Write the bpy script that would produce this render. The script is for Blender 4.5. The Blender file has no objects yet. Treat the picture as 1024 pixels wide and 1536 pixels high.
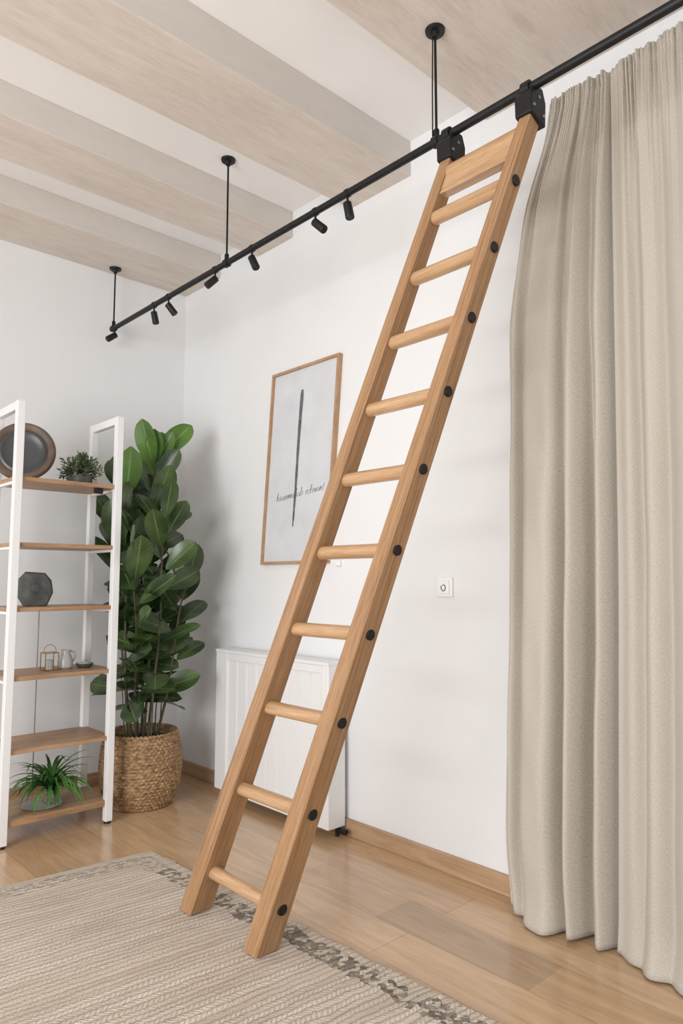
import bpy, bmesh, math, random
from mathutils import Vector, Matrix
random.seed(7)
C = bpy.context.scene.collection
PI = math.pi
ORG = {}

# ------------------------------------------------------------------ materials
def new_mat(name):
    m = bpy.data.materials.new(name); m.use_nodes = True
    nt = m.node_tree
    return m, nt, nt.nodes['Principled BSDF']
def N(nt, t, **kw):
    n = nt.nodes.new(t)
    for k, v in kw.items():
        if k in n.inputs: n.inputs[k].default_value = v
        else: setattr(n, k, v)
    return n
def ramp(nt, fac, stops):
    r = nt.nodes.new('ShaderNodeValToRGB')
    while len(r.color_ramp.elements) < len(stops): r.color_ramp.elements.new(0.5)
    for e, (p, c) in zip(r.color_ramp.elements, stops):
        e.position = p; e.color = (c[0], c[1], c[2], 1)
    nt.links.new(fac, r.inputs['Fac']); return r
def mth(nt, op, a, b=None):
    n = nt.nodes.new('ShaderNodeMath'); n.operation = op
    for i, v in enumerate((a, b)):
        if v is None: continue
        if isinstance(v, (int, float)): n.inputs[i].default_value = v
        else: nt.links.new(v, n.inputs[i])
    return n.outputs[0]
def mixc(nt, fac, a, b, blend='MIX'):
    mx = nt.nodes.new('ShaderNodeMix'); mx.data_type = 'RGBA'; mx.blend_type = blend
    for i, v in ((0, fac), (6, a), (7, b)):
        if isinstance(v, (int, float)): mx.inputs[i].default_value = v
        elif isinstance(v, tuple): mx.inputs[i].default_value = (v[0], v[1], v[2], 1)
        else: nt.links.new(v, mx.inputs[i])
    return mx.outputs[2]
def bump(nt, b, h, strength, dist):
    n = nt.nodes.new('ShaderNodeBump'); n.inputs['Strength'].default_value = strength
    n.inputs['Distance'].default_value = dist
    nt.links.new(h, n.inputs['Height']); nt.links.new(n.outputs[0], b.inputs['Normal'])
def coords(nt, kind, scale, rot=(0,0,0)):
    tc = nt.nodes.new('ShaderNodeTexCoord'); mp = nt.nodes.new('ShaderNodeMapping')
    mp.inputs['Scale'].default_value = scale; mp.inputs['Rotation'].default_value = rot
    nt.links.new(tc.outputs[kind], mp.inputs[0]); return mp.outputs[0]
def coat(b, w, r):
    if 'Coat Weight' in b.inputs:
        b.inputs['Coat Weight'].default_value = w; b.inputs['Coat Roughness'].default_value = r
def plain(name, col, rough=.5, metal=0, noise=.06, ns=30, bs=0.15, bd=.002):
    m, nt, b = new_mat(name)
    v = coords(nt, 'Object', (1,1,1))
    n = N(nt, 'ShaderNodeTexNoise', Scale=ns, Detail=4.0); nt.links.new(v, n.inputs['Vector'])
    lo = [max(0, c*(1-noise)) for c in col]; hi = [min(1, c*(1+noise)) for c in col]
    r = ramp(nt, n.outputs['Fac'], [(.3, lo), (.7, hi)])
    nt.links.new(r.outputs[0], b.inputs['Base Color'])
    b.inputs['Roughness'].default_value = rough; b.inputs['Metallic'].default_value = metal
    if bs: bump(nt, b, n.outputs['Fac'], bs, bd)
    return m
def wood(name, dark, mid, light, scale, kind='Object', rough=.45, bs=.25, lo=.34, hi=.66, fine=.35, side=None, dist=.6, knots=None, cw=0):
    m, nt, b = new_mat(name)
    v = coords(nt, kind, scale)
    n1 = N(nt, 'ShaderNodeTexNoise', Scale=1.0, Detail=6.0, Roughness=.6, Distortion=dist); nt.links.new(v, n1.inputs['Vector'])
    n2 = N(nt, 'ShaderNodeTexNoise', Scale=6.0, Detail=3.0, Roughness=.7); nt.links.new(v, n2.inputs['Vector'])
    f = mth(nt, 'ADD', mth(nt, 'MULTIPLY', n1.outputs['Fac'], 1-fine), mth(nt, 'MULTIPLY', n2.outputs['Fac'], fine))
    col = ramp(nt, f, [(lo, dark), (.5, mid), (hi, light)]).outputs[0]
    if knots:
        vk = coords(nt, kind, knots); vo = nt.nodes.new('ShaderNodeTexVoronoi'); vo.inputs['Scale'].default_value = 1
        nt.links.new(vk, vo.inputs['Vector'])
        kr = ramp(nt, vo.outputs['Distance'], [(.0, (1,1,1)), (.06, (.75,.75,.75)), (.13, (0,0,0))])
        col = mixc(nt, mth(nt, 'MULTIPLY', kr.outputs[0], .55), col, dark)
    if side:
        ge = nt.nodes.new('ShaderNodeTexCoord'); sp = nt.nodes.new('ShaderNodeSeparateXYZ'); nt.links.new(ge.outputs['Normal'], sp.inputs[0])
        col = mixc(nt, mth(nt, 'MULTIPLY', mth(nt, 'GREATER_THAN', sp.outputs[2], -.5), .65), col, side)
    nt.links.new(col, b.inputs['Base Color'])
    b.inputs['Roughness'].default_value = rough
    if cw: coat(b, cw, .15)
    bump(nt, b, f, bs, .002)
    return m

M_wall = plain('white_plaster', (.83,.835,.84), .85, noise=.012, ns=3, bs=.1, bd=.004)
M_ceil = plain('ceiling_paint', (.89,.885,.875), .85, noise=.015, ns=4, bs=.1, bd=.004)
M_beam = wood('limewashed_wood', (.55,.475,.41), (.67,.60,.535), (.74,.685,.63), (2.2,15,15), rough=.7, bs=.5, lo=.26, hi=.70, fine=.45, side=(.65,.615,.575), dist=.5, knots=(1.3,5,5))
M_oak = wood('oak_stile', (.19,.09,.04), (.37,.205,.098), (.48,.29,.15), (85,1.8,1), kind='UV', rough=.34, bs=.25, lo=.35, hi=.63, fine=.5, cw=.15)
M_rung = wood('oak_rung', (.37,.21,.105), (.52,.32,.165), (.63,.415,.24), (44,2.4,44), rough=.24, cw=.4)
M_shelfwood = wood('shelf_oak', (.26,.145,.075), (.40,.24,.13), (.50,.32,.185), (3,28,28), rough=.45)
M_base = wood('baseboard_oak', (.36,.22,.13), (.48,.31,.185), (.56,.39,.24), (30,2,30), rough=.45)
M_frame = wood('picture_frame_oak', (.33,.19,.10), (.46,.28,.16), (.54,.35,.21), (30,4,6), rough=.45)
M_black = plain('black_metal', (.010,.010,.011), .45, metal=.3, noise=.2, bs=.05)
M_steel = plain('bolt_steel', (.30,.30,.31), .35, metal=.9, bs=0)
M_white = plain('white_lacquer', (.83,.83,.83), .4, noise=.01, bs=.03)
M_whitep = plain('white_plastic', (.88,.88,.88), .35, noise=.01, bs=0)
M_paper = plain('print_paper', (.67,.69,.715), .6, noise=.06, ns=6, bs=.03)
M_brush = plain('grey_brush_ink', (.13,.135,.15), .8, noise=.35, ns=40, bs=0)
M_ink = plain('dark_ink', (.14,.145,.155), .8, noise=.2, ns=60, bs=0)
M_soil = plain('soil', (.03,.02,.013), .95, noise=.5, ns=60, bs=.8, bd=.01)
M_stem = plain('plant_stem', (.10,.085,.045), .6, noise=.3)
M_stone = plain('dark_stone', (.075,.080,.076), .6, noise=.4, ns=22, bs=.4)
M_ringw = plain('dark_brown_wood', (.14,.095,.066), .5, noise=.25, ns=20, bs=.3)
M_plate = plain('grey_plate', (.065,.066,.07), .35, noise=.15, ns=10)
M_pot = plain('speckled_clay_pot', (.30,.25,.18), .6, noise=.5, ns=90)
M_brass = plain('aged_brass', (.35,.22,.10), .35, metal=.8)
M_glass = plain('smoky_ceramic', (.42,.42,.41), .25, noise=.05, bs=0)
M_dish = plain('pale_grey_dish', (.48,.47,.45), .5)

def leafmat(name, c1, c2, rough, rib=None):
    m, nt, b = new_mat(name)
    v = coords(nt, 'Object', (1,1,1))
    n = N(nt, 'ShaderNodeTexNoise', Scale=7.0, Detail=2.0); nt.links.new(v, n.inputs['Vector'])
    col = ramp(nt, n.outputs['Fac'], [(.35, c1), (.66, c2)]).outputs[0]
    if rib:
        tc = nt.nodes.new('ShaderNodeTexCoord'); sp = nt.nodes.new('ShaderNodeSeparateXYZ'); nt.links.new(tc.outputs['UV'], sp.inputs[0])
        d = mth(nt, 'ABSOLUTE', mth(nt, 'SUBTRACT', sp.outputs[0], .5))
        mid = mth(nt, 'LESS_THAN', d, .035)
        vein = mth(nt, 'MULTIPLY', mth(nt, 'GREATER_THAN', mth(nt, 'SINE', mth(nt, 'MULTIPLY', mth(nt, 'SUBTRACT', sp.outputs[1], mth(nt, 'MULTIPLY', d, .35)), 75)), .86), .25)
        fac = mth(nt, 'MAXIMUM', mth(nt, 'MULTIPLY', mid, .75), vein)
        col = mixc(nt, fac, col, rib)
    nt.links.new(col, b.inputs['Base Color']); b.inputs['Roughness'].default_value = rough
    return m
M_leaf = leafmat('dark_rubber_leaf', (.020,.044,.014), (.075,.125,.038), .27, (.14,.20,.075))
M_leaf_new = leafmat('young_rubber_leaf', (.06,.150,.024), (.12,.24,.045), .33, (.22,.34,.11))
M_leaf2 = leafmat('bright_spider_leaf', (.03,.12,.022), (.10,.26,.05), .4)
M_leaf3 = leafmat('grey_green_leaf', (.05,.09,.035), (.22,.27,.15), .6)

def floor_mat():
    m, nt, b = new_mat('oak_floor')
    v = coords(nt, 'Object', (1,1,1), (0,0,PI/2))
    br = nt.nodes.new('ShaderNodeTexBrick'); br.offset = .37; br.offset_frequency = 2
    for k, x in (('Scale',1),('Mortar Size',.0009),('Mortar Smooth',.3),('Bias',0),('Brick Width',1.7),('Row Height',.19)): br.inputs[k].default_value = x
    br.inputs['Color1'].default_value = (.50,.325,.18,1); br.inputs['Color2'].default_value = (.62,.43,.26,1); br.inputs['Mortar'].default_value = (.24,.145,.08,1)
    nt.links.new(v, br.inputs['Vector'])
    g = coords(nt, 'Object', (13,1.6,1))
    n = N(nt, 'ShaderNodeTexNoise', Scale=1.5, Detail=7.0, Roughness=.62, Distortion=1.2); nt.links.new(g, n.inputs['Vector'])
    r = ramp(nt, n.outputs['Fac'], [(.3, (.79,.76,.72)), (.62, (1.07,1.05,1.03))])
    col = mixc(nt, 1.0, br.outputs['Color'], r.outputs[0], 'MULTIPLY')
    # one darker, greyer board in the row next to the curtain
    sp = nt.nodes.new('ShaderNodeSeparateXYZ'); tc = nt.nodes.new('ShaderNodeTexCoord'); nt.links.new(tc.outputs['Object'], sp.inputs[0])
    X, Y = sp.outputs[0], sp.outputs[1]
    mk = mth(nt, 'MULTIPLY', mth(nt, 'MULTIPLY', mth(nt, 'GREATER_THAN', X, 1.90), mth(nt, 'LESS_THAN', X, 2.09)), mth(nt, 'MULTIPLY', mth(nt, 'GREATER_THAN', Y, 1.23), mth(nt, 'LESS_THAN', Y, 1.86)))
    col = mixc(nt, mk, col, mixc(nt, 1.0, col, (.80,.82,.86), 'MULTIPLY'))
    nt.links.new(col, b.inputs['Base Color'])
    b.inputs['Roughness'].default_value = .26; coat(b, .5, .14)
    bump(nt, b, mth(nt, 'SUBTRACT', mth(nt, 'MULTIPLY', n.outputs['Fac'], .3), br.outputs['Fac']), .15, .002)
    return m
def linen(name):
    m, nt, b = new_mat(name)
    fs = []
    for sc in ((340,340,1),(110,560,1),(560,110,1)):
        v = coords(nt, 'UV', sc); n = N(nt, 'ShaderNodeTexNoise', Scale=1.0, Detail=1.0); nt.links.new(v, n.inputs['Vector']); fs.append(n.outputs['Fac'])
    f = mth(nt, 'ADD', mth(nt, 'MULTIPLY', fs[0], .3), mth(nt, 'ADD', mth(nt, 'MULTIPLY', fs[1], .35), mth(nt, 'MULTIPLY', fs[2], .35)))
    r = ramp(nt, f, [(.36, (.405,.355,.295)), (.5, (.515,.465,.40)), (.64, (.61,.565,.50))])
    nt.links.new(r.outputs[0], b.inputs['Base Color']); b.inputs['Roughness'].default_value = .9
    if 'Sheen Weight' in b.inputs: b.inputs['Sheen Weight'].default_value = .1
    bump(nt, b, f, .4, .0018)
    return m
def rug_mat():
    m, nt, b = new_mat('woven_wool')
    tc = nt.nodes.new('ShaderNodeTexCoord'); sp = nt.nodes.new('ShaderNodeSeparateXYZ'); nt.links.new(tc.outputs['UV'], sp.inputs[0])
    U, V = sp.outputs[0], sp.outputs[1]
    nz = N(nt, 'ShaderNodeTexNoise', Scale=9.0, Detail=3.0); nt.links.new(tc.outputs['UV'], nz.inputs['Vector'])
    nq = N(nt, 'ShaderNodeTexNoise', Scale=70.0, Detail=2.0); nt.links.new(tc.outputs['UV'], nq.inputs['Vector'])
    Vw = mth(nt, 'ADD', mth(nt, 'ADD', V, mth(nt, 'MULTIPLY', nz.outputs['Fac'], .03)), mth(nt, 'MULTIPLY', nq.outputs['Fac'], .010))
    Uw = mth(nt, 'ADD', U, mth(nt, 'MULTIPLY', nq.outputs['Fac'], .014))
    P = .024
    row = mth(nt, 'ABSOLUTE', mth(nt, 'SINE', mth(nt, 'MULTIPLY', Vw, PI/P)))
    fl = mth(nt, 'FLOOR', mth(nt, 'DIVIDE', Vw, P))
    sgn = mth(nt, 'SUBTRACT', mth(nt, 'MULTIPLY', mth(nt, 'MODULO', fl, 2), 2), 1)
    st = mth(nt, 'ABSOLUTE', mth(nt, 'SINE', mth(nt, 'MULTIPLY', mth(nt, 'ADD', Uw, mth(nt, 'MULTIPLY', mth(nt, 'MULTIPLY', Vw, sgn), .9)), PI/.0165)))
    nb = N(nt, 'ShaderNodeTexNoise', Scale=1.0, Detail=1.0); vb = coords(nt, 'UV', (.6,13,1)); nt.links.new(vb, nb.inputs['Vector'])
    band = ramp(nt, nb.outputs['Fac'], [(.42, (.2,.2,.2)), (.55, (.75,.75,.75))]).outputs[0]
    h = mth(nt, 'MULTIPLY', mth(nt, 'POWER', row, .55), mth(nt, 'ADD', .55, mth(nt, 'MULTIPLY', mth(nt, 'MULTIPLY', st, band), .5)))
    fz = N(nt, 'ShaderNodeTexNoise', Scale=200.0, Detail=3.0); nt.links.new(tc.outputs['UV'], fz.inputs['Vector'])
    h = mth(nt, 'ADD', mth(nt, 'MULTIPLY', h, .7), mth(nt, 'MULTIPLY', fz.outputs['Fac'], .45))
    n2 = N(nt, 'ShaderNodeTexNoise', Scale=3.0, Detail=3.0)
    v2 = coords(nt, 'UV', (1,9,1)); nt.links.new(v2, n2.inputs['Vector'])
    base = ramp(nt, h, [(.15, (.35,.285,.22)), (.42, (.56,.475,.39)), (.90, (.72,.64,.55))])
    tint = ramp(nt, n2.outputs['Fac'], [(.35, (.84,.81,.78)), (.62, (1.03,1.02,1.01))])
    col = mixc(nt, 1.0, base.outputs[0], tint.outputs[0], 'MULTIPLY')
    n3 = N(nt, 'ShaderNodeTexNoise', Scale=8.0, Detail=4.0); nt.links.new(tc.outputs['UV'], n3.inputs['Vector'])
    d = mth(nt, 'ADD', mth(nt, 'MINIMUM', U, V), mth(nt, 'MULTIPLY', mth(nt, 'SUBTRACT', n3.outputs['Fac'], .5), .10))
    b1 = mth(nt, 'MULTIPLY', mth(nt, 'GREATER_THAN', d, .045), mth(nt, 'LESS_THAN', d, .125))
    vo = nt.nodes.new('ShaderNodeTexVoronoi'); vo.inputs['Scale'].default_value = 1
    v3 = coords(nt, 'UV', (60,60,1)); nt.links.new(v3, vo.inputs['Vector'])
    sc = nt.nodes.new('ShaderNodeSeparateColor'); nt.links.new(vo.outputs['Color'], sc.inputs[0])
    b2 = mth(nt, 'GREATER_THAN', sc.outputs[0], .46)
    far = mth(nt, 'ADD', .45, mth(nt, 'MULTIPLY', mth(nt, 'GREATER_THAN', V, .25), .50))
    b3 = mth(nt, 'MULTIPLY', mth(nt, 'MULTIPLY', mth(nt, 'MULTIPLY', b1, b2), far), mth(nt, 'ADD', .55, mth(nt, 'MULTIPLY', sc.outputs[1], .35)))
    nt.links.new(mixc(nt, b3, col, (.095,.076,.062)), b.inputs['Base Color']); b.inputs['Roughness'].default_value = .95
    bump(nt, b, h, 1.0, .008)
    return m
M_floor = floor_mat(); M_linen = linen('natural_linen'); M_rug = rug_mat()
def basket_mat():
    m, nt, b = new_mat('woven_seagrass')
    v = coords(nt, 'Object', (38,38,80)); n = N(nt, 'ShaderNodeTexNoise', Scale=1.0, Detail=4.0); nt.links.new(v, n.inputs['Vector'])
    r = ramp(nt, n.outputs['Fac'], [(.3, (.15,.08,.035)), (.5, (.33,.20,.10)), (.7, (.50,.34,.19))])
    nt.links.new(r.outputs[0], b.inputs['Base Color']); b.inputs['Roughness'].default_value = .75
    bump(nt, b, n.outputs['Fac'], .4, .003); return m
M_basket = basket_mat()

# ------------------------------------------------------------------ geometry helpers
def obj(name, bm, mat, parent=None, smooth=False, bevel=0, origin=None):
    me = bpy.data.meshes.new(name)
    if parent is not None: org = ORG[parent.name]
    else: org = Vector(origin) if origin else Vector((0,0,0))
    bmesh.ops.recalc_face_normals(bm, faces=bm.faces)
    bmesh.ops.translate(bm, verts=bm.verts, vec=-org)
    bm.to_mesh(me); bm.free()
    if smooth:
        for p in me.polygons: p.use_smooth = True
    me.materials.append(mat)
    o = bpy.data.objects.new(name, me); C.objects.link(o)
    if parent is not None:
        o.parent = parent
    else: o.location = org
    ORG[o.name] = org
    if bevel:
        bv = o.modifiers.new('bevel', 'BEVEL'); bv.width = bevel; bv.segments = 2; bv.limit_method = 'ANGLE'
    if smooth:
        me.set_sharp_from_angle(angle=math.radians(40)) if hasattr(me, 'set_sharp_from_angle') else None
    return o
def thing(name, label, cat, loc, group=None):
    o = bpy.data.objects.new(name, None); C.objects.link(o); o.location = loc
    o.empty_display_size = .1
    o['label'] = label; o['category'] = cat
    if group: o['group'] = group
    ORG[o.name] = Vector(loc); return o
def tag(o, label, cat, group=None):
    o['label'] = label; o['category'] = cat
    if group: o['group'] = group
def struct(o): o['kind'] = 'structure'; return o
def B(): return bmesh.new()
def box(bm, lo, hi):
    vs = [bm.verts.new((x,y,z)) for x in (lo[0],hi[0]) for y in (lo[1],hi[1]) for z in (lo[2],hi[2])]
    for f in ((0,1,3,2),(4,6,7,5),(0,4,5,1),(2,3,7,6),(0,2,6,4),(1,5,7,3)): bm.faces.new([vs[i] for i in f])
    return bm
def frame_of(d):
    d = d.normalized(); a = Vector((0,0,1)) if abs(d.z) < .9 else Vector((1,0,0))
    x = d.cross(a).normalized(); return x, d.cross(x).normalized()
def path(bm, pts, rads, seg=16, cap=True):
    pts = [Vector(p) for p in pts]
    if isinstance(rads, (int,float)): rads = [rads]*len(pts)
    rings = []; x = None
    for i, p in enumerate(pts):
        d = (pts[min(i+1,len(pts)-1)] - pts[max(i-1,0)]).normalized()
        if x is None: x, y = frame_of(d)
        else:
            x = (x - d*x.dot(d)).normalized(); y = d.cross(x)
        rings.append([bm.verts.new(p + (x*math.cos(2*PI*k/seg) + y*math.sin(2*PI*k/seg))*rads[i]) for k in range(seg)])
    for a, b in zip(rings, rings[1:]):
        for k in range(seg): bm.faces.new((a[k], a[(k+1)%seg], b[(k+1)%seg], b[k]))
    if cap: bm.faces.new(rings[0]); bm.faces.new(rings[-1])
    return bm
def tube(bm, p0, p1, r, seg=20, ch=0):
    p0, p1 = Vector(p0), Vector(p1)
    if ch:
        d = (p1-p0).normalized()*ch
        return path(bm, [p0, p0+d, p1-d, p1], [r-ch, r, r, r-ch], seg)
    return path(bm, [p0, p1], r, seg)
def lathe(bm, prof, c, seg=32, cap=True, mat=None):
    rings = []
    for (r, z) in prof:
        ring = []
        for k in range(seg):
            v = Vector((r*math.cos(2*PI*k/seg), r*math.sin(2*PI*k/seg), z))
            if mat: v = mat @ v
            ring.append(bm.verts.new(v + Vector(c)))
        rings.append(ring)
    for a, b in zip(rings, rings[1:]):
        for k in range(seg): bm.faces.new((a[k], a[(k+1)%seg], b[(k+1)%seg], b[k]))
    if cap: bm.faces.new(rings[0]); bm.faces.new(rings[-1])
    return bm

# ------------------------------------------------------------------ setting
XR, YB, ZC = 2.40, 4.12, 3.27
XL, YF = -2.6, -1.6
struct(obj('floor', box(B(), (XL,YF,-.1), (XR+.1,YB+.1,0)), M_floor))
struct(obj('wall_right', box(B(), (XR,YF,0), (XR+.1,YB+.1,ZC)), M_wall))
struct(obj('wall_back', box(B(), (XL,YB,0), (XR,YB+.1,ZC)), M_wall))
struct(obj('ceiling', box(B(), (XL,YF,ZC), (XR+.1,YB+.1,ZC+.1)), M_ceil))
for i, (y0, y1, z) in enumerate(((.75,1.66,3.16),(2.09,2.50,3.10),(2.97,3.30,3.12),(3.70,YB,3.12))):
    struct(obj('trim_%d' % (i+1), box(B(), (XL,y0,z), (XR,y1,ZC)), M_beam, bevel=.004))
bm = B(); box(bm, (XR-.018,YF,0), (XR,YB,.075)); struct(obj('baseboard_right', bm, M_base, bevel=.003))
bm = B(); box(bm, (XL,YB-.018,0), (XR-.018,YB,.075)); struct(obj('baseboard_back', bm, M_shelfwood, bevel=.003))

# ------------------------------------------------------------------ rug
def rug():
    bm = B(); uvl = bm.loops.layers.uv.new('UVMap')
    c = Vector((1.60,2.94,0)); e2 = Vector((-.994,.105,0)); e1 = Vector((.055,-.998,0))
    nu, nv, Wd, Ln = 250, 290, 2.5, 2.9
    rr = random.Random(5)
    fu = [rr.uniform(-.008,.006) for _ in range(nv+1)]; fv = [rr.uniform(-.008,.006) for _ in range(nu+1)]
    def pos(i, j, z):
        u, v = Wd*i/nu, Ln*j/nv
        w = .006*math.sin(v*31)+fu[j] if i in (0,nu) else 0
        w2 = .006*math.sin(u*29)+fv[i] if j in (0,nv) else 0
        edge = min(i, j, nu-i, nv-j)
        zz = z - (.006 if edge == 0 and z > .005 else 0)
        if z > .005 and edge > 0: zz += .0012*math.sin(v*2*PI/.19)+.001*math.sin(u*9+v*4)
        return c + e2*(u+w) + e1*(v+w2) + Vector((0,0,max(zz,.0015)))
    g = [[bm.verts.new(pos(i,j,.016)) for j in range(nv+1)] for i in range(nu+1)]
    def face(vs, uvs):
        f = bm.faces.new(vs)
        for l, uv in zip(f.loops, uvs): l[uvl].uv = uv
    for i in range(nu):
        for j in range(nv):
            uv = [(Wd*a/nu, Ln*b/nv) for a, b in ((i,j),(i+1,j),(i+1,j+1),(i,j+1))]
            face([g[i][j],g[i+1][j],g[i+1][j+1],g[i][j+1]], uv)
    ring = [(i,0) for i in range(nu)]+[(nu,j) for j in range(nv)]+[(i,nv) for i in range(nu,0,-1)]+[(0,j) for j in range(nv,0,-1)]
    low = [bm.verts.new(pos(i,j,.0015)) for i,j in ring]
    for k in range(len(ring)):
        k2 = (k+1)%len(ring); a, b = ring[k], ring[k2]
        face([g[a[0]][a[1]], g[b[0]][b[1]], low[k2], low[k]], [(Wd*a[0]/nu,Ln*a[1]/nv),(Wd*b[0]/nu,Ln*b[1]/nv)]*2)
    o = obj('rug', bm, M_rug, smooth=True)
    tag(o, 'flat woven beige wool rug with dark flecked border under the ladder', 'rug')
rug()

# ------------------------------------------------------------------ rail with hangers
RX, RZ, RR = 1.85, 2.737, .0145
rail = thing('ladder_rail', 'long black round metal rail hung from the ceiling on thin rods', 'rail', (RX,1.49,RZ))
bm = B(); tube(bm, (RX,-.6,RZ), (RX,4.06,RZ), RR, 24, .003); obj('bar', bm, M_black, rail, True)
for (y, zt) in ((1.49,3.16),(2.80,ZC),(4.03,3.12)):
    h = obj('hanger_rod', tube(B(), (RX,y,RZ+RR), (RX,y,zt), .0048, 12), M_black, rail, True)
    bm = B(); lathe(bm, [(.012,-.03),(.016,-.012),(.034,-.010),(.036,0)], (RX,y,zt), 28)
    obj('ceiling_plate', bm, M_black, h, True)
    bm = B(); tube(bm, (RX,y-.014,RZ), (RX,y+.014,RZ), RR+.006, 24, .002); obj('clamp', bm, M_black, h, True)
    bm = B(); lathe(bm, [(.011,0),(.011,.03),(.007,.036)], (RX,y,RZ+.012), 16); obj('socket', bm, M_black, h, True)
bm = B()
path(bm, [(RX-.010,1.49+.009,RZ+.02),(RX-.008,1.49+.009,RZ+.2),(RX-.006,1.49+.006,3.15)], .0025, 8); obj('power_cable', bm, M_black, rail, True)

SG = 'black spotlights along the ceiling rail'
spots = [(1.945,(.05,-.2,-1),'black cylinder spotlight on rail, nearest to the ladder'),
         (2.14,(.25,-.75,-.75),'black spotlight on rail, second from the ladder, tilted towards the room'),
         (2.59,(.1,-.45,-.9),'black spotlight alone midway along the rail, just near side of the second hanging rod'),
         (2.90,(-.65,.25,-.7),'black spotlight just beyond the second hanging rod'),
         (3.36,(.55,-.3,-.8),'black spotlight, nearer one of the close pair towards the far rail end'),
         (3.52,(.15,-.15,-1),'black spotlight, farther one of the close pair towards the far rail end'),
         (4.01,(-.65,-.05,-.5),'black spotlight at the very far end of the rail')]
for y, d, lab in spots:
    d = Vector(d).normalized(); zb = RZ-RR
    t = thing('spotlight', lab, 'spotlight', (RX,y,zb), SG)
    bm = B(); tube(bm, (RX,y-.009,RZ), (RX,y+.009,RZ), RR+.003, 20, .002); obj('collar', bm, M_black, t, True)
    bm = B(); tube(bm, (RX,y,zb), (RX,y,zb-.030), .005, 12); obj('stem', bm, M_black, t, True)
    j = Vector((RX,y,zb-.034)); a = j - d*.010; e = j + d*.060
    bm = B(); path(bm, [a, a+d*.003, e-d*.003, e, e, e-d*.012], [.012,.0175,.0185,.017,.0145,.0115], 24); obj('lamp_head', bm, M_black, t, True)
    bm = B(); tube(bm, e-d*.014, e-d*.010, .012, 20); obj('lens', bm, M_dish, t, True)

# ------------------------------------------------------------------ ladder
Z0, Z1 = .0195, 2.645
def stile_c(k, z):   # k 0 = near (small Y) stile, 1 = far
    s = (z-Z0)/(Z1-Z0)
    b = (1.925,2.318)[k]; t = (1.124,1.438)[k]
    return Vector((1.444+(1.862-1.444)*s, b+(t-b)*s, z))
def half(z):
    s = (z-Z0)/(Z1-Z0); return (.038*(1-s)+.022*s, .047*(1-s)+.031*s)   # half Y, half X
lad = thing('library_ladder', 'tall oak rolling ladder leaning from the rug up to the black rail', 'ladder', (1.46,2.15,Z0))
for k in (0,1):
    bm = B(); uvl = bm.loops.layers.uv.new('UVMap'); rings = []; n = 24
    for i in range(n+1):
        z = Z0+(Z1-Z0)*i/n; c = stile_c(k, z); a, b = half(z); ch = .004
        offs = [(-b,-a+ch),(-b+ch,-a),(b-ch,-a),(b,-a+ch),(b,a-ch),(b-ch,a),(-b+ch,a),(-b,a-ch)]
        rings.append([bm.verts.new(c+Vector((x,y,0))) for x,y in offs])
    acc = [0,.006,.09,.096,.16,.166,.25,.256,.32]
    for i in range(n):
        for q in range(8):
            f = bm.faces.new((rings[i][q], rings[i][(q+1)%8], rings[i+1][(q+1)%8], rings[i+1][q]))
            l0, l1 = 2.8*i/n+k*5, 2.8*(i+1)/n+k*5
            for l, uv in zip(f.loops, ((acc[q],l0),(acc[q+1],l0),(acc[q+1],l1),(acc[q],l1))): l[uvl].uv = uv
    bm.faces.new(rings[0]); bm.faces.new(rings[-1])
    obj('stile', bm, M_oak, lad)
zs = [.16+.3073*i-.00594*i*i for i in range(10)]
for z in zs:
    p0, p1 = stile_c(0,z), stile_c(1,z); a, b = half(z)
    bm = B(); path(bm, [p0+Vector((0,a-.004,0)), p0+Vector((0,a+.002,0)), p1-Vector((0,a+.002,0)), p1-Vector((0,a-.004,0))], [.0240]*4, 28)
    obj('rung', bm, M_rung, lad, True)
    c = p0-Vector((0,a,0)); bm = B()
    path(bm, [c+Vector((0,.002,0)), c-Vector((0,.003,0)), c-Vector((0,.0055,0)), c-Vector((0,.0055,0))], [.0185,.0185,.0155,.007], 24)
    cap = obj('bolt_cap', bm, M_black, lad, True)
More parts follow.
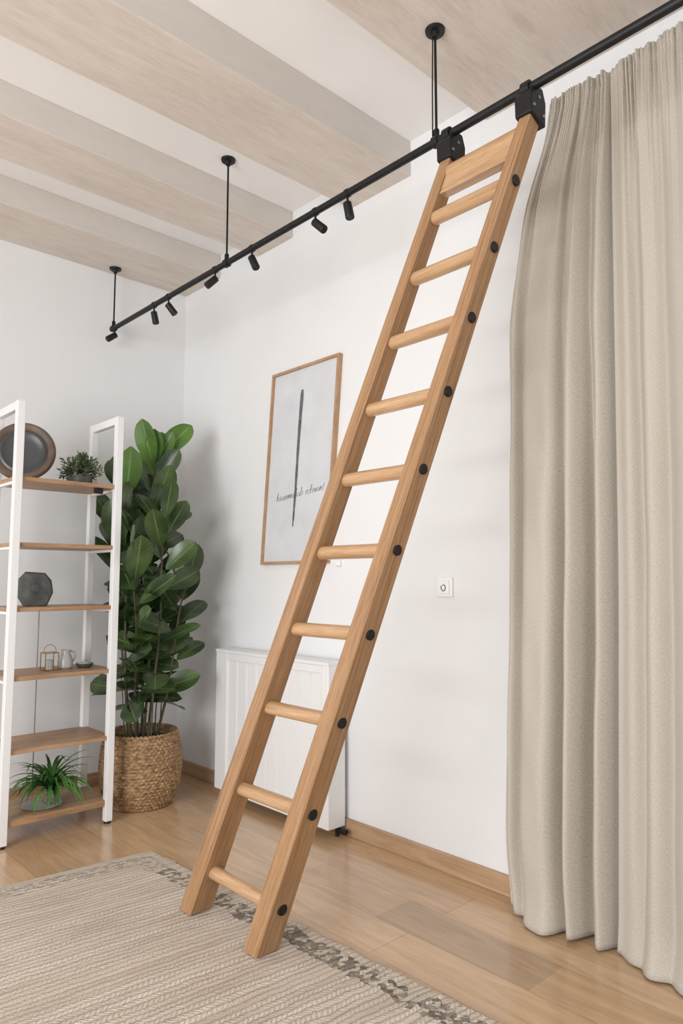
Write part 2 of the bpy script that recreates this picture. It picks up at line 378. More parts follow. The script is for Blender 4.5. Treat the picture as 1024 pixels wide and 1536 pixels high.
# wide flat top board with rounded upper edge
bm = B(); p0, p1 = stile_c(0,2.575), stile_c(1,2.575); a, b = half(2.575)
pr = [(-.020,-.055),(.020,-.055),(.020,.002)]+[(.028*math.cos(-.5+(PI+1.0)*q/16), .026+.030*math.sin(-.5+(PI+1.0)*q/16)) for q in range(17)]+[(-.020,.002)]
A = []; Bv = []
for x, dz in pr:
    c0, c1 = stile_c(0,2.575+dz), stile_c(1,2.575+dz)
    A.append(bm.verts.new((c0.x+x, c0.y+a-.004, 2.575+dz))); Bv.append(bm.verts.new((c1.x+x, c1.y-a+.004, 2.575+dz)))
bm.faces.new(A); bm.faces.new(Bv)
for q in range(len(pr)): bm.faces.new((A[q],A[(q+1)%len(pr)],Bv[(q+1)%len(pr)],Bv[q]))
obj('top_board', bm, M_rung, lad, True)
for k in (0,1):
    zt = 2.645; c = stile_c(k, zt); a, b = half(zt)
    y0, y1 = c.y-a-.008, c.y+a+.008
    prof = [(-.040,2.640),(.040,2.618),(.046,2.70),(.030,RZ+.004),(-.018,RZ+.004),(-.042,2.705)]
    bm = B()
    A = [bm.verts.new((c.x+x,y0,z)) for x,z in prof]; Bv = [bm.verts.new((c.x+x,y1,z)) for x,z in prof]
    bm.faces.new(A); bm.faces.new(Bv)
    for q in range(len(prof)): bm.faces.new((A[q],A[(q+1)%len(prof)],Bv[(q+1)%len(prof)],Bv[q]))
    br = obj('rail_bracket', bm, M_black, lad, bevel=.004)
    bm = B(); w0, w1 = c.y-.014, c.y+.014; ro, ri = .024, .0165; ring = []
    for q in range(19):
        an = -PI*.22 + (PI*1.44)*q/18
        ring.append([bm.verts.new((RX+r*math.cos(an), y, RZ+r*math.sin(an))) for r, y in ((ri,w0),(ro,w0),(ro,w1),(ri,w1))])
    for p, q in zip(ring, ring[1:]):
        for e in range(4): bm.faces.new((p[e],p[(e+1)%4],q[(e+1)%4],q[e]))
    bm.faces.new(ring[0]); bm.faces.new(ring[-1]); obj('hook', bm, M_black, br, bevel=.001)
    for (dx, dz) in ((-.026,2.665),(.028,2.650),(.004,2.702)):
        bm = B(); path(bm, [(c.x+dx,y0+.002,dz),(c.x+dx,y0-.003,dz),(c.x+dx,y0-.005,dz)], [.006,.006,.0035], 12); obj('bolt', bm, M_steel, br, True)

# ------------------------------------------------------------------ curtains
def lerp_keys(keys, t):
    for (a, va), (b, vb) in zip(keys, keys[1:]):
        if t <= b:
            q = (t-a)/(b-a); return va+(vb-va)*q
    return keys[-1][1]
def smooth_keys(keys, t, r=.05):
    return sum(lerp_keys(keys, min(1,max(0,t+r*k/3)))*w for k, w in ((-3,1),(-2,2),(-1,3),(0,4),(1,3),(2,2),(3,1)))/16
def hump(x, soft=.10):     # round folds with narrower valleys, range about -1..1
    return 2*(math.sqrt(math.sin(x)**2+soft)-math.sqrt(soft))/(math.sqrt(1+soft)-math.sqrt(soft))-1
def sstep(a, b, x):
    q = min(1, max(0, (x-a)/(b-a))); return q*q*(3-2*q)
def curtain(name, lab, left, right, n, ph, xb, seed, hemk, end0, end1):
    bm = B(); uvl = bm.loops.layers.uv.new('UVMap'); ns, nt_ = 320, 170
    Zt = 3.0; rnd = random.Random(seed); pv = [rnd.uniform(-.5,.5) for _ in range(20)]
    g = []
    for j in range(nt_+1):
        t = j/nt_; z = Zt*(1-t)+.006*t; row = []
        gather = math.exp(-((Zt-z-.055)/.014)**2)
        top = math.exp(-(t/.08)**1.2)
        mid = math.exp(-(t/.30)**2)
        for i in range(ns+1):
            s = i/ns
            yl, yr = smooth_keys(left, t), smooth_keys(right, t)
            w = s + (.20/n)*math.sin(2*PI*s*1.9+pv[0]*6) + (.09/n)*math.sin(t*2.4+pv[1]*6+s*5) + (.10/n)*math.sin(s*17+pv[5]*5)
            A = .019+.026*min(1,t*1.8)
            f = -hump(PI*n*w+ph, .05)*(.80+.45*math.sin(s*6.3+pv[6]*7+t*.8))
            f += .45*math.sin(2*PI*n*.31*w+1.3+pv[2]*3+t*.9) + .22*math.sin(2*PI*n*.87*w+t*1.6+pv[7]*6)
            f2 = (math.sin(2*PI*n*5.2*w+pv[3]*5)*.009+math.sin(2*PI*n*8.3*s+pv[4]*5)*.005)*top
            f2 += math.sin(2*PI*n*2.4*w+pv[8]*6)*.005*mid
            f2 += .0022*math.sin(t*23+s*17+pv[10]*9)+.0016*math.sin(t*41-s*26)      # soft linen wrinkles
            low = max(0, (t-.88)/.12)
            x = xb + A*f*(1-.5*top)*(1-.30*low) + f2 - .010*t
            x = x*(1-.4*gather)+xb*.4*gather
            if end0 is not None: x += (end0-x)*(1-sstep(0,.10,s))
            if end1 is not None: x += (end1-x)*sstep(.80,.93,s)
            hit = max(0, (t-.955)/.045)
            x -= .034*hit*hit*(.5+.5*math.sin(s*9+pv[9]*6))*(1-sstep(.8,.93,s) if end1 else 1)
            y = yl+(yr-yl)*s
            zz = z
            if j > nt_-8: zz += max(0, .004*math.sin(s*11+pv[4]*9)+hemk)*(j-nt_+8)/8
            if j < 3: zz += .006*math.sin(2*PI*n*5.2*w+1)*(3-j)/3
            row.append(bm.verts.new((min(x,2.350),y,max(zz,.004))))
        g.append(row)
    Wd = .9*(yl-yr)/.5
    for j in range(nt_):
        for i in range(ns):
            f = bm.faces.new((g[j][i],g[j][i+1],g[j+1][i+1],g[j+1][i]))
            for l, (a, b) in zip(f.loops, ((i,j),(i+1,j),(i+1,j+1),(i,j+1))): l[uvl].uv = (Wd*a/ns, 3*(1-b/nt_))
    o = obj(name, bm, M_linen, smooth=True)
    sm = o.modifiers.new('thick', 'SOLIDIFY'); sm.thickness = .003; sm.offset = 0
    tag(o, lab, 'curtain', 'beige linen curtains')
curtain('curtain', 'beige linen curtain right behind the ladder top, with its free left edge showing',
        [(0,1.29),(.05,1.325),(.113,1.43),(.265,1.520),(.5,1.540),(.65,1.555),(.83,1.580),(.94,1.590),(1,1.555)], [(0,1.030),(.2,1.040),(.6,1.065),(1,1.110)], 4.0, .5, 2.288, 3, .004, None, 2.342)
curtain('curtain', 'beige linen curtain on the far right, cut by the photo edge, hem lying lowest',
        [(0,1.062),(.2,1.077),(.6,1.102),(1,1.148)], [(0,.30),(.4,.27),(1,.25)], 6.8, 1.0, 2.268, 8, .0, 2.300, None)
rodt = thing('curtain_rod', 'slim white rod hidden behind the curtain heading beside the right wall', 'rod', (2.375,.8,2.94))
obj('pole', tube(B(), (2.375,.2,2.94), (2.375,1.22,2.94), .006, 12), M_white, rodt, True)
for yy in (.25, 1.15):
    bm = B(); box(bm, (2.375,yy,2.936), (XR,yy+.01,2.944)); obj('bracket', bm, M_white, rodt)

# ------------------------------------------------------------------ picture
pic = thing('framed_print', 'tall oak framed print with one dark brush stroke and handwriting on white wall', 'picture', (XR,2.9,1.285))
PW, PH = .555, 1.065
def pp(s, h, x): return Vector((XR-x, 3.207-.095*h/PH-s, 1.285+h))
def pbox(bm, s0, s1, h0, h1, x0, x1):
    vs = [bm.verts.new(pp(s,h,x)) for x in (x0,x1) for s in (s0,s1) for h in (h0,h1)]
    for f in ((0,1,3,2),(4,6,7,5),(0,4,5,1),(2,3,7,6),(0,2,6,4),(1,5,7,3)): bm.faces.new([vs[i] for i in f])
w = .015
bm = B(); O_ = [(0,0),(PW,0),(PW,PH),(0,PH)]; I_ = [(w,w),(PW-w,w),(PW-w,PH-w),(w,PH-w)]
ob = [bm.verts.new(pp(s,h,0)) for s,h in O_]; of = [bm.verts.new(pp(s,h,.028)) for s,h in O_]
ib = [bm.verts.new(pp(s,h,0)) for s,h in I_]; if_ = [bm.verts.new(pp(s,h,.028)) for s,h in I_]
for k in range(4):
    q = (k+1)%4
    for a, b in ((ob,of),(of,if_),(if_,ib),(ib,ob)): bm.faces.new((a[k],a[q],b[q],b[k]))
obj('frame', bm, M_frame, pic, bevel=.0015)
bm = B(); pbox(bm, w, PW-w, w, PH-w, .004, .014); paper = obj('print_sheet', bm, M_paper, pic)
bm = B(); nn = 80; L = []; R = []
for i in range(nn+1):
    q = i/nn; hh = .20+.735*q; ww = .0075+.0065*q + .0007*math.sin(q*37)+.0004*math.sin(q*90)
    if q > .98: ww *= .75
    if q < .04: ww *= .6
    cs = .252+.010*q+.0015*math.sin(q*7)
    L.append(bm.verts.new(pp(cs-ww, hh, .0148))); R.append(bm.verts.new(pp(cs+ww, hh, .0148)))
for i in range(nn): bm.faces.new((L[i],R[i],R[i+1],L[i+1]))
obj('brush_stroke', bm, M_brush, paper)
G = {'h':(.95,[[(0,0),(.3,1.2),(.35,2),(.15,1.9),(.1,0)],[(.1,.4),(.5,1),(.7,.7),(.7,.1),(.95,0)]]),
 'a':(1,[[(.8,.8),(.4,1),(.05,.5),(.3,0),(.75,.3),(.85,.9),(.8,.2),(1,0)]]),
 'u':(1,[[(0,1),(.05,.2),(.4,0),(.8,.4),(.85,1),(.85,.2),(1.05,0)]]),
 's':(.8,[[(0,0),(.5,.95),(.75,.35),(.4,0),(.1,.1)]]),
 'e':(.85,[[(0,.4),(.5,.6),(.6,.95),(.3,1),(.05,.5),(.3,0),(.85,.15)]]),
 'm':(1.3,[[(0,0),(.1,1),(.14,.1),(.45,1),(.6,.9),(.6,.1),(.95,1),(1.15,.8),(1.2,0)]]),
 'n':(1,[[(0,0),(.1,1),(.12,.1),(.5,1),(.75,.8),(.8,.1),(1,0)]]),
 'l':(.5,[[(0,0),(.3,1.2),(.4,2),(.2,1.9),(.2,.2),(.5,0)]]),
 'x':(.9,[[(0,1),(.8,0)],[(.8,1),(0,0)]]),
 'c':(.85,[[(.8,.8),(.4,1),(.05,.5),(.35,0),(.9,.15)]]),
 'k':(.9,[[(0,0),(.3,1.2),(.35,2),(.15,1.9),(.1,0)],[(.7,1),(.2,.5),(.8,0)]]),
 'w':(1.1,[[(0,1),(.15,0),(.45,.8),(.7,0),(1,1)]]),
 't':(.7,[[(.3,1.7),(.25,.1),(.6,0)],[(0,1.1),(.6,1.15)]]), ' ':(.7,[])}
def catmull(P, n=6):
    if len(P) < 3: return P
    out = []; Q = [P[0]]+P+[P[-1]]
    for i in range(1, len(Q)-2):
        for k in range(n):
            t = k/n; a,b,c,d = Q[i-1],Q[i],Q[i+1],Q[i+2]
            out.append(tuple(.5*(2*b[m]+(c[m]-a[m])*t+(2*a[m]-5*b[m]+4*c[m]-d[m])*t*t+(-a[m]+3*b[m]-3*c[m]+d[m])*t**3) for m in (0,1)))
    return out+[P[-1]]
text = 'hausemnshulx eckewunt'; tot = sum(G[c][0]+.15 for c in text); sc = .395/tot
bm = B(); cx = .095
for c in text:
    wd, strokes = G[c]
    for st in strokes:
        pts = [pp(cx+(x+.3*y)*sc, .345+.085*(cx-.095)+y*.0215, .0152) for x, y in catmull(st)]
        path(bm, pts, .0007, 6)
    cx += (wd+.15)*sc
obj('handwriting', bm, M_ink, paper)

# ------------------------------------------------------------------ light switch
sw = thing('wall_switch', 'small square white wall switch with a dark curled mark, right of the ladder', 'switch', (XR,1.914,1.17))
def wbox(bm, y, z, hy, hz, x0, x1): return box(bm, (XR-x1,y-hy,z-hz), (XR-x0,y+hy,z+hz))
obj('plate', wbox(B(), 1.914,1.17,.040,.042,0,.012), M_whitep, sw, bevel=.003)
obj('rocker', wbox(B(), 1.914,1.17,.027,.029,.012,.018), M_whitep, sw, bevel=.003)
bm = B(); pts = []
for i in range(30):
    a = math.radians(150+330*i/29); r = .013*(1-.35*i/29); pts.append((XR-.0185,1.914-r*math.cos(a),1.168+r*1.25*math.sin(a)))
path(bm, pts, .0018, 8); obj('symbol', bm, M_black, sw)
so = thing('wall_sensor', 'tiny white box on the wall behind a middle rung, beside the print corner', 'sensor', (XR,2.585,1.285))
obj('housing', wbox(B(), 2.585,1.283,.017,.015,0,.016), M_whitep, so, bevel=.004)
obj('front_cap', wbox(B(), 2.585,1.283,.010,.009,.016,.019), M_whitep, so, bevel=.001)

# ------------------------------------------------------------------ radiator
RY0, RY1, RZ0, RZ1, RXF = 2.515, 3.47, .045, .805, 2.265
rad = thing('radiator', 'white panel radiator with vertical grooves on wall behind the ladder', 'radiator', (2.33,2.98,0))
prof = [(RY0+.05, 0)]
nfl = 9; wfl = (RY1-.11-(RY0+.05))/nfl
for i in range(1, nfl):
    a = RY0+.05+i*wfl
    prof += [(a-.008,.0),(a-.002,.010),(a+.002,.010),(a+.008,0)]
prof.append((RY1-.11,0))
bm = B()
fl = []
for z in (RZ0+.03, RZ1-.045):
    fl.append(([bm.verts.new((RXF+.010+x,y,z)) for y,x in prof], [bm.verts.new((RXF+.035,y,z)) for y,x in prof]))
(l0,l1),(h0,h1) = fl
for i in range(len(prof)-1):
    bm.faces.new((l0[i],l0[i+1],h0[i+1],h0[i])); bm.faces.new((l1[i],l1[i+1],h1[i+1],h1[i]))
    bm.faces.new((l0[i],l0[i+1],l1[i+1],l1[i])); bm.faces.new((h0[i],h0[i+1],h1[i+1],h1[i]))
bm.faces.new((l0[0],h0[0],h1[0],l1[0])); bm.faces.new((l0[-1],h0[-1],h1[-1],l1[-1]))
obj('fluted_panel', bm, M_white, rad)
for (ya, yb) in ((RY0,RY0+.05),(RY1-.11,RY1)):
    obj('side_cover', box(B(), (RXF,ya,RZ0), (RXF+.11,yb,RZ1)), M_white, rad, bevel=.005)
obj('top_cover', box(B(), (RXF-.004,RY0-.002,RZ1-.012), (RXF+.112,RY1+.002,RZ1+.006)), M_white, rad, bevel=.004)
obj('top_strip', box(B(), (RXF+.001,RY0+.05,RZ1-.05), (RXF+.035,RY1-.11,RZ1-.012)), M_white, rad, bevel=.003)
obj('bottom_strip', box(B(), (RXF+.001,RY0+.05,RZ0), (RXF+.035,RY1-.11,RZ0+.035)), M_white, rad, bevel=.003)
for yy in (RY0+.2, RY1-.23): obj('wall_mount', box(B(), (RXF+.035,yy,.3), (XR,yy+.03,.6)), M_white, rad)
bm = B(); tube(bm, (2.345,RY0+.025,0), (2.345,RY0+.025,RZ0+.01), .010, 14); vp = obj('pipe', bm, M_black, rad, True)
bm = B(); tube(bm, (2.345,RY0-.040,.03), (2.345,RY0+.03,.03), .013, 16, .003); obj('valve', bm, M_black, rad, True)

# ------------------------------------------------------------------ shelf
SX0, SX1, SY0, SY1 = 1.116, 1.650, 3.43, 3.775
shf = thing('open_shelf', 'white framed open shelving unit with six thin wooden shelves', 'shelf', (1.4,3.6,0))
LW = .037
for x in (SX0, SX1-LW):
    for y in (SY0, SY1-LW):
        bm = B(); box(bm, (x,y,.012), (x+LW,y+LW,2.05)); lg = obj('post', bm, M_white, shf, bevel=.003)
        bm = B(); lathe(bm, [(.016,0),(.016,.006),(.012,.013)], (x+LW/2,y+LW/2,0), 14); obj('foot', bm, M_black, lg, True)
    bm = B(); box(bm, (x+.004,SY0+LW,2.010), (x+LW-.004,SY1-LW,2.05)); obj('top_crossbar', bm, M_white, shf, bevel=.002)
for i, z in enumerate((.115,.424,.754,1.072,1.376,1.688)):
    bm = B(); th = .020 if i else .03
    box(bm, (SX0+.008,SY0+.012,z-th), (SX1-.008,SY1-.012,z))
    obj('shelf_board', bm, M_shelfwood, shf, bevel=.002)
    for x in (SX0+.01, SX1-.03):
        obj('crossbar', box(B(), (x,SY0+LW,z-th-.012), (x+.02,SY1-LW,z-th)), M_white, shf)
bm = B(); box(bm, (SX1-.13,SY0+.03,1.64), (SX1-.09,SY0+.05,1.669)); obj('shelf_clip', bm, M_black, shf)
bm = B(); tube(bm, (1.375,SY1-.010,.11), (1.375,SY1-.010,1.06), .003, 8); obj('wire', bm, M_steel, shf, True)

# decorative round plate
rp = thing('round_plate', 'large round dark plate with brown wooden rim standing on the top shelf', 'plate', (1.225,3.66,1.69))
mt = Matrix.Rotation(math.radians(-24), 4, 'Z') @ Matrix.Rotation(math.radians(82), 4, 'X')
pc = (1.225,3.655,1.843)
bm = B(); lathe(bm, [(.112,-.010),(.149,-.012),(.153,0),(.150,.010),(.141,.016),(.126,.014),(.118,.009),(.112,.004),(.112,-.010)], pc, 64, cap=False, mat=mt)
obj('rim', bm, M_ringw, rp, True)
bm = B(); lathe(bm, [(.001,-.008),(.113,-.008),(.113,.006),(.102,.010),(.094,.003),(.06,.000),(.001,-.001)], pc, 64, mat=mt); obj('center_dish', bm, M_plate, rp, True)

# stone vase: flat slab with angular outline, narrow base and top
vs_ = thing('faceted_vase', 'flat dark grey angular stone vase on the third shelf down', 'vase', (1.29,3.60,1.072))
ca, sa = math.cos(math.radians(-22)), math.sin(math.radians(-22))
def vl(x, y, z): return (1.29+x*ca-y*sa, 3.60+x*sa+y*ca, 1.073+z)
outl = [(-.052,0),(.058,0),(.084,.065),(.074,.125),(.044,.162),(-.046,.168),(-.078,.130),(-.086,.060)]
bm = B(); rings = []
for y, k in ((-.024,.90),(-.016,1.0),(.016,1.0),(.024,.90)):
    rings.append([bm.verts.new(vl(x*k, y, (z-.084)*(k if z > 0 else 1)+.084)) for x, z in outl])
for a, b in zip(rings, rings[1:]):
    for k in range(8): bm.faces.new((a[k],a[(k+1)%8],b[(k+1)%8],b[k]))
bm.faces.new(rings[0]); bm.faces.new(rings[-1]); obj('body', bm, M_stone, vs_, bevel=.003)
bm = B(); path(bm, [vl(.024*math.cos(a*PI/12), -.0245, .086+.024*math.sin(a*PI/12)) for a in range(25)], .002, 6); obj('carved_ring', bm, M_stone, vs_, True)

# lantern, jug, dish on fourth shelf
zz = .754
ln = thing('candle_lantern', 'small brass wire lantern with a candle beside the grey jug', 'lantern', (1.375,3.60,zz))
bm = B(); s = .032
for dx in (-s,s):
    for dy in (-s,s): box(bm, (1.375+dx-.002,3.60+dy-.002,zz), (1.375+dx+.002,3.60+dy+.002,zz+.085))
for h in (0.001,.083):
    for dx in (-s,s): box(bm, (1.375+dx-.002,3.60-s,zz+h), (1.375+dx+.002,3.60+s,zz+h+.004))
    for dy in (-s,s): box(bm, (1.375-s,3.60+dy-.002,zz+h), (1.375+s,3.60+dy+.002,zz+h+.004))
box(bm, (1.375-s,3.60-s,zz+.0005), (1.375+s,3.60+s,zz+.003)); obj('wire_frame', bm, M_brass, ln)
bm = B(); lathe(bm, [(.018,0),(.018,.045),(.014,.048),(.003,.046)], (1.375,3.60,zz+.003), 20); obj('candle', bm, M_dish, ln, True)
bm = B(); path(bm, [(1.375+.032*math.cos(a),3.60,zz+.085+.040*math.sin(a)) for a in [PI*k/12 for k in range(13)]], .0016, 6); obj('handle', bm, M_brass, ln, True)
jg = thing('small_jug', 'small pale grey jug with a side handle on the fourth shelf down', 'jug', (1.455,3.60,zz))
bm = B(); lathe(bm, [(.026,0),(.036,.01),(.037,.04),(.028,.065),(.022,.075),(.024,.095),(.021,.095),(.019,.076),(.006,.06)], (1.455,3.60,zz), 28); obj('body', bm, M_glass, jg, True)
bm = B(); path(bm, [(1.455+.022,3.60,zz+.088),(1.455+.046,3.60,zz+.08),(1.455+.050,3.60,zz+.055),(1.455+.034,3.60,zz+.03)], .004, 8); obj('handle', bm, M_glass, jg, True)
ds = thing('shallow_dish', 'small dark shallow dish with a knob lid at the right end of the fourth shelf', 'dish', (1.55,3.59,zz))
bm = B(); lathe(bm, [(.028,0),(.040,.010),(.043,.022),(.040,.022),(.035,.012),(.004,.008)], (1.55,3.59,zz), 28); obj('bowl', bm, M_stone, ds, True)
bm = B(); lathe(bm, [(.037,.020),(.028,.028),(.008,.032),(.009,.040),(.003,.043)], (1.55,3.59,zz), 24); obj('lid', bm, M_glass, ds, True)

# ------------------------------------------------------------------ plants
def leaf(bm, base, d, nrm, L, W, droop=.25, nseg=12, fold=.18, uv=None, wave=0):
    d = Vector(d).normalized(); nrm = Vector(nrm); nrm = (nrm-d*nrm.dot(d)).normalized(); side = d.cross(nrm)
    rows = []
    for i in range(nseg+1):
        q = i/nseg
        w = W*.5*(math.sin(PI*min(1,q**1.28))**.52)
        if i == nseg: w = W*.04
        if i == 0: w = W*.04
        p = Vector(base)+d*(L*q)-nrm*(droop*L*q*q)
        row = []
        for s in (-1,-.5,0,.5,1):
            row.append(bm.verts.new(p+side*(w*s)+nrm*(fold*w*(abs(s)**1.3)+wave*abs(s)*w*math.sin(q*9+s*2))))
        rows.append(row)
    for ri, (a, b) in enumerate(zip(rows, rows[1:])):
        for k in range(4):
            f = bm.faces.new((a[k],a[k+1],b[k+1],b[k]))
            if uv:
                for l, (c, r) in zip(f.loops, ((k,ri),(k+1,ri),(k+1,ri+1),(k,ri+1))): l[uv].uv = (c/4, r/nseg)

# big rubber plant in basket
PX, PY = 1.90, 3.63
pl = thing('potted_rubber_plant', 'tall dark green broad leaved rubber plant in round woven basket in the corner', 'plant', (PX,PY,0))
bm = B(); seg = 288; nr = 192; rings = []; Hb = .385; NR = 24
for i in range(nr+1):
    q = i/nr; r0 = smooth_keys([(0,.160),(.06,.178),(.25,.205),(.5,.216),(.8,.206),(1,.186)], q, .08); row = int(q*NR)
    ring = []
    for k in range(seg):
        a = 2*PI*k/seg
        wv = .0065*abs(math.sin(PI*q*NR))**.7*(.50+.50*math.sin(a*54+row*PI))
        ring.append(bm.verts.new((PX+(r0+wv)*math.cos(a), PY+(r0+wv)*math.sin(a), .002+Hb*q+(.0025*math.sin(a*54) if i > nr-3 else 0))))
    rings.append(ring)
for r_, z_ in ((.176,Hb-.002),(.168,Hb-.06)):
    rings.append([bm.verts.new((PX+r_*math.cos(2*PI*k/seg), PY+r_*math.sin(2*PI*k/seg), z_)) for k in range(seg)])
for a, b in zip(rings, rings[1:]):
    for k in range(seg): bm.faces.new((a[k],a[(k+1)%seg],b[(k+1)%seg],b[k]))
bm.faces.new(rings[0]); obj('basket', bm, M_basket, pl, True)
bm = B(); lathe(bm, [(.002,.345),(.08,.345),(.14,.340),(.173,.335),(.170,.325),(.002,.32)], (PX,PY,0), 40); obj('soil', bm, M_soil, pl, True)
stems = []
rnd = random.Random(21)
for i in range(7):
    a = 2*PI*i/7+.3; r = .05+.04*rnd.random()
    top = [1.90,1.68,1.50,1.72,1.32,1.58,1.2][i]; lean = [.03,.09,.13,.07,.15,.10,.14][i]
    if i == 0: r = .02
    pts = []
    for k in range(9):
        q = k/8; z = .33+(top-.33)*q
        pts.append(Vector((PX+(r+lean*q)*math.cos(a)+.012*math.sin(q*7+i), PY+(r+lean*q)*math.sin(a)+.012*math.cos(q*6+i), z)))
    stems.append(pts)
    bm = B(); path(bm, pts, [.0085-.005*k/8 for k in range(9)], 8); obj('stem', bm, M_stem, pl, True)
for i in range(9):
    a = rnd.uniform(0,2*PI); r = rnd.uniform(.05,.13); p = (PX+r*math.cos(a), PY+r*math.sin(a), .34)
    bm = B(); path(bm, [p,(p[0]+.01*math.cos(a),p[1]+.01*math.sin(a),.5),(p[0]+.03*math.cos(a),p[1]+.03*math.sin(a),.72)], [.004,.003,.002], 6); obj('stem', bm, M_stem, pl, True)
bmL, bmN = B(), B(); uvL = bmL.loops.layers.uv.new('UVMap'); uvN = bmN.loops.layers.uv.new('UVMap'); cnt = 0
def ok(p):
    if p.x > 2.34 or p.y > 4.06: return False
    if p.x < 1.70 and 3.34 < p.y < 3.83: return False
    if p.x < 1.68 and p.y <= 3.36: return False
    if p.x > 2.22 and p.y < 3.52 and p.z < .88: return False
    if p.x < 1.42 or p.z < .41: return False
    return True
VIEW = Vector((-.45,-.88,.35)).normalized()      # towards the camera, so the leaves show their broad faces
for si, pts in enumerate(stems):
    top = pts[-1].z; z = .50+.02*si; k = 0; a = rnd.uniform(0,6)
    while z < top:
        q = (z-.33)/(top-.33); f = q*8; i0 = min(7,int(f)); p = pts[i0].lerp(pts[i0+1], f-i0)
        a += 2.4+rnd.uniform(-.3,.3)
        for tr in range(14):
            el = -.25+1.30*q+rnd.uniform(-.25,.3)
            d = Vector((math.cos(a)*math.cos(el), math.sin(a)*math.cos(el), math.sin(el)))
            L = rnd.uniform(.20,.29)
            base = p+d*.035
            if ok(base+d*(L+.01)) and ok(base+d*L*.5) and (base+d*L-Vector((PX,PY,base.z))).to_2d().length < .375: break
            a += .55
        else:
            z += .03; continue
        nr_ = VIEW*rnd.uniform(.5,1.3)+Vector((rnd.uniform(-.5,.5), rnd.uniform(-.4,.4), rnd.uniform(.1,1.1)))
        path(bmL, [p, base], [.003,.002], 5, cap=False)
        bb, uu = (bmN, uvN) if (si in (0,3) and z > top-.14) else (bmL, uvL)
        leaf(bb, base, d, nr_, L, L*rnd.uniform(.46,.54), rnd.uniform(-.05,.30), uv=uu, wave=.05); cnt += 1
        z += rnd.uniform(.042,.062)
for si in (0,3,1):
    p = stems[si][-1]
    for k in range(4 if si == 0 else 3):
        a = -2.2+k*1.35+si; el = rnd.uniform(1.0,1.4)
        d = Vector((math.cos(a)*math.cos(el), math.sin(a)*math.cos(el), math.sin(el)))
        leaf(bmN if si == 0 else bmL, p-Vector((0,0,.03)), d, Vector((-.55,-.85,.3)), .20, .10, .03, uv=uvN if si == 0 else uvL)
f1 = obj('foliage', bmL, M_leaf, pl, True); f2 = obj('foliage', bmN, M_leaf_new, pl, True); f2['label'] = 'bright green young leaves at the crown'

# bushy plant on top shelf
BX, BY = 1.485, 3.57
bp = thing('bushy_potted_plant', 'small bushy grey green plant in a low pot on the top shelf', 'plant', (BX,BY,1.688))
bm = B(); lathe(bm, [(.045,0),(.058,.012),(.062,.05),(.057,.05),(.052,.045),(.004,.043)], (BX,BY,1.688), 28); obj('pot', bm, M_stone, bp, True)
bm = B(); bs = B()
for i in range(210):
    a = rnd.uniform(0,2*PI); el = rnd.uniform(-.05,1.5); r = rnd.uniform(.07,.13)
    d = Vector((math.cos(a)*math.cos(el)*.9, math.sin(a)*math.cos(el)*.8, math.sin(el)*.95))
    b0 = Vector((BX,BY,1.735)); p = b0+d*r
    path(bs, [b0, p], [.0016,.001], 4, cap=False)
    for k in range(5):
        dd = (d+Vector([rnd.uniform(-1,1) for _ in range(3)])*.9).normalized(); q = p-d*rnd.uniform(0,.05)
        if q.z < 1.70: q.z = 1.70
        leaf(bm, q, dd, Vector((rnd.uniform(-1,1),rnd.uniform(-1,1),1.2)), rnd.uniform(.018,.030), .011, .1, 3)
for v in bm.verts:
    if v.co.z < 1.692: v.co.z = 1.692
    if v.co.x > 1.605: v.co.x = 1.605
obj('stem', bs, M_stem, bp); obj('foliage', bm, M_leaf3, bp, True)

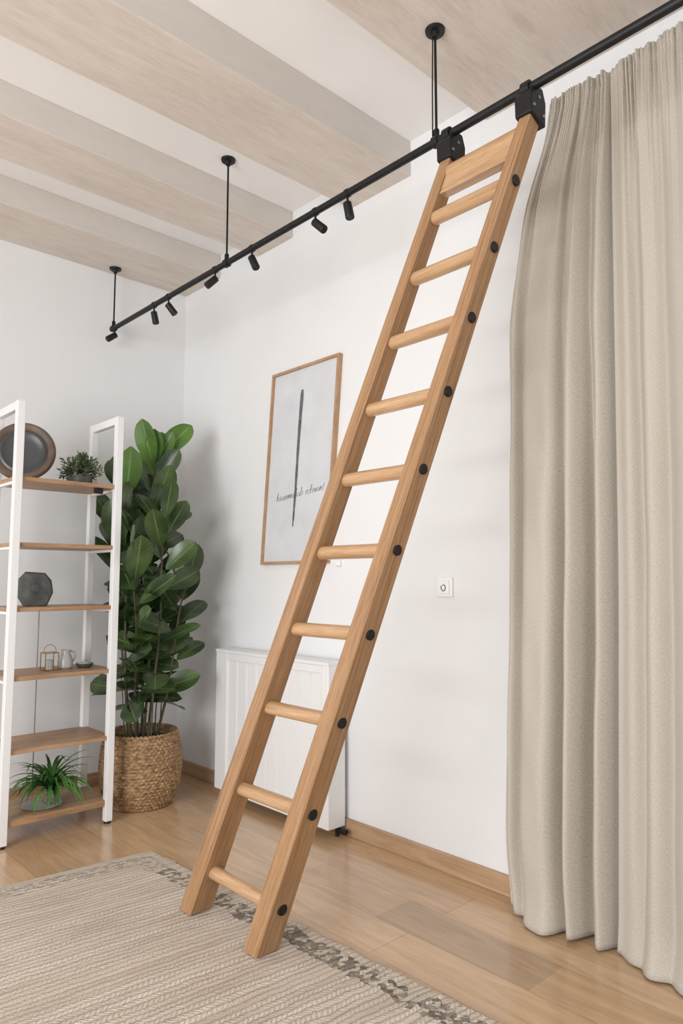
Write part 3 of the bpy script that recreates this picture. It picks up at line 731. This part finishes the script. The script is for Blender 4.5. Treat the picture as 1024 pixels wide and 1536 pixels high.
# tray and spider plant on bottom shelf
bm = B(); lathe(bm, [(.06,0),(.088,.003),(.096,.009),(.092,.009),(.083,.005),(.003,.004)], (1.35,3.57,.1155), 40); tray = obj('tray', bm, M_dish, None, True, origin=(1.35,3.57,.1155))
tag(tray, 'flat pale grey round tray under the spider plant pot', 'tray')
SXp, SYp = 1.395, 3.57
sp_ = thing('spider_plant', 'bright green arching spider plant on the lowest shelf', 'plant', (SXp,SYp,.121))
bm = B(); lathe(bm, [(.028,0),(.042,.014),(.046,.045),(.036,.072),(.032,.070),(.03,.06),(.003,.058)], (SXp,SYp,.1215), 26); obj('pot', bm, M_pot, sp_, True)
bm = B()
for i in range(90):
    a = rnd.uniform(0,2*PI); el = rnd.uniform(.45,1.45); L = rnd.uniform(.18,.30); W = rnd.uniform(.013,.021)
    hd = Vector((math.cos(a), math.sin(a), 0)); base = Vector((SXp,SYp,.185)); rows = []
    side = Vector((-hd.y, hd.x, 0)); nn = 12
    x = 0; z = 0; th = el; cv = rnd.uniform(.11,.21)
    for k in range(nn+1):
        q = k/nn; w = W*.5*(1-q**2.5)*min(1,.5+q*4)+.0004
        P = base+hd*x+Vector((0,0,z))
        P.z = max(P.z,.135+.004*(i%5)); P.y = min(max(P.y,3.33),3.72); P.x = min(P.x,1.59) if P.x > 1.59 else max(P.x,1.185)
        rows.append([bm.verts.new(P+side*w+Vector((0,0,w*.4))), bm.verts.new(P), bm.verts.new(P-side*w+Vector((0,0,w*.4)))])
        x += L/nn*math.cos(th); z += L/nn*math.sin(th); th -= cv
    for r0, r1 in zip(rows, rows[1:]):
        for k in (0,1): bm.faces.new((r0[k],r0[k+1],r1[k+1],r1[k]))
obj('foliage', bm, M_leaf2, sp_, True)

# ------------------------------------------------------------------ light
w = bpy.data.worlds.new('world'); bpy.context.scene.world = w; w.use_nodes = True
bg = w.node_tree.nodes['Background']; bg.inputs[0].default_value = (.94,.965,1,1); bg.inputs[1].default_value = .52
def area(name, loc, target, size, sy, power, col):
    l = bpy.data.lights.new(name, 'AREA'); l.shape = 'RECTANGLE'; l.size = size; l.size_y = sy; l.energy = power; l.color = col
    o = bpy.data.objects.new(name, l); C.objects.link(o); o.location = loc
    o.rotation_euler = (Vector(target)-Vector(loc)).to_track_quat('-Z','Y').to_euler(); return o
area('window_light', (-2.4,1.1,1.5), (2.3,1.7,.6), 2.2, 2.2, 150, (.975,.985,1))
area('window_light_front', (.9,-1.5,1.4), (2.2,3,.9), 1.3, 1.9, 14, (.975,.985,1))

cam = bpy.data.cameras.new('camera'); co = bpy.data.objects.new('camera', cam); C.objects.link(co)
cam.lens = 1059/1536*36; cam.sensor_width = 36; cam.sensor_fit = 'AUTO'; cam.clip_start = .05
co.location = (0,0,1.2); co.rotation_euler = (math.radians(95.5), 0, math.radians(-43.05))
bpy.context.scene.camera = co
bpy.context.scene.view_settings.view_transform = 'Standard'
print('leaves', cnt)
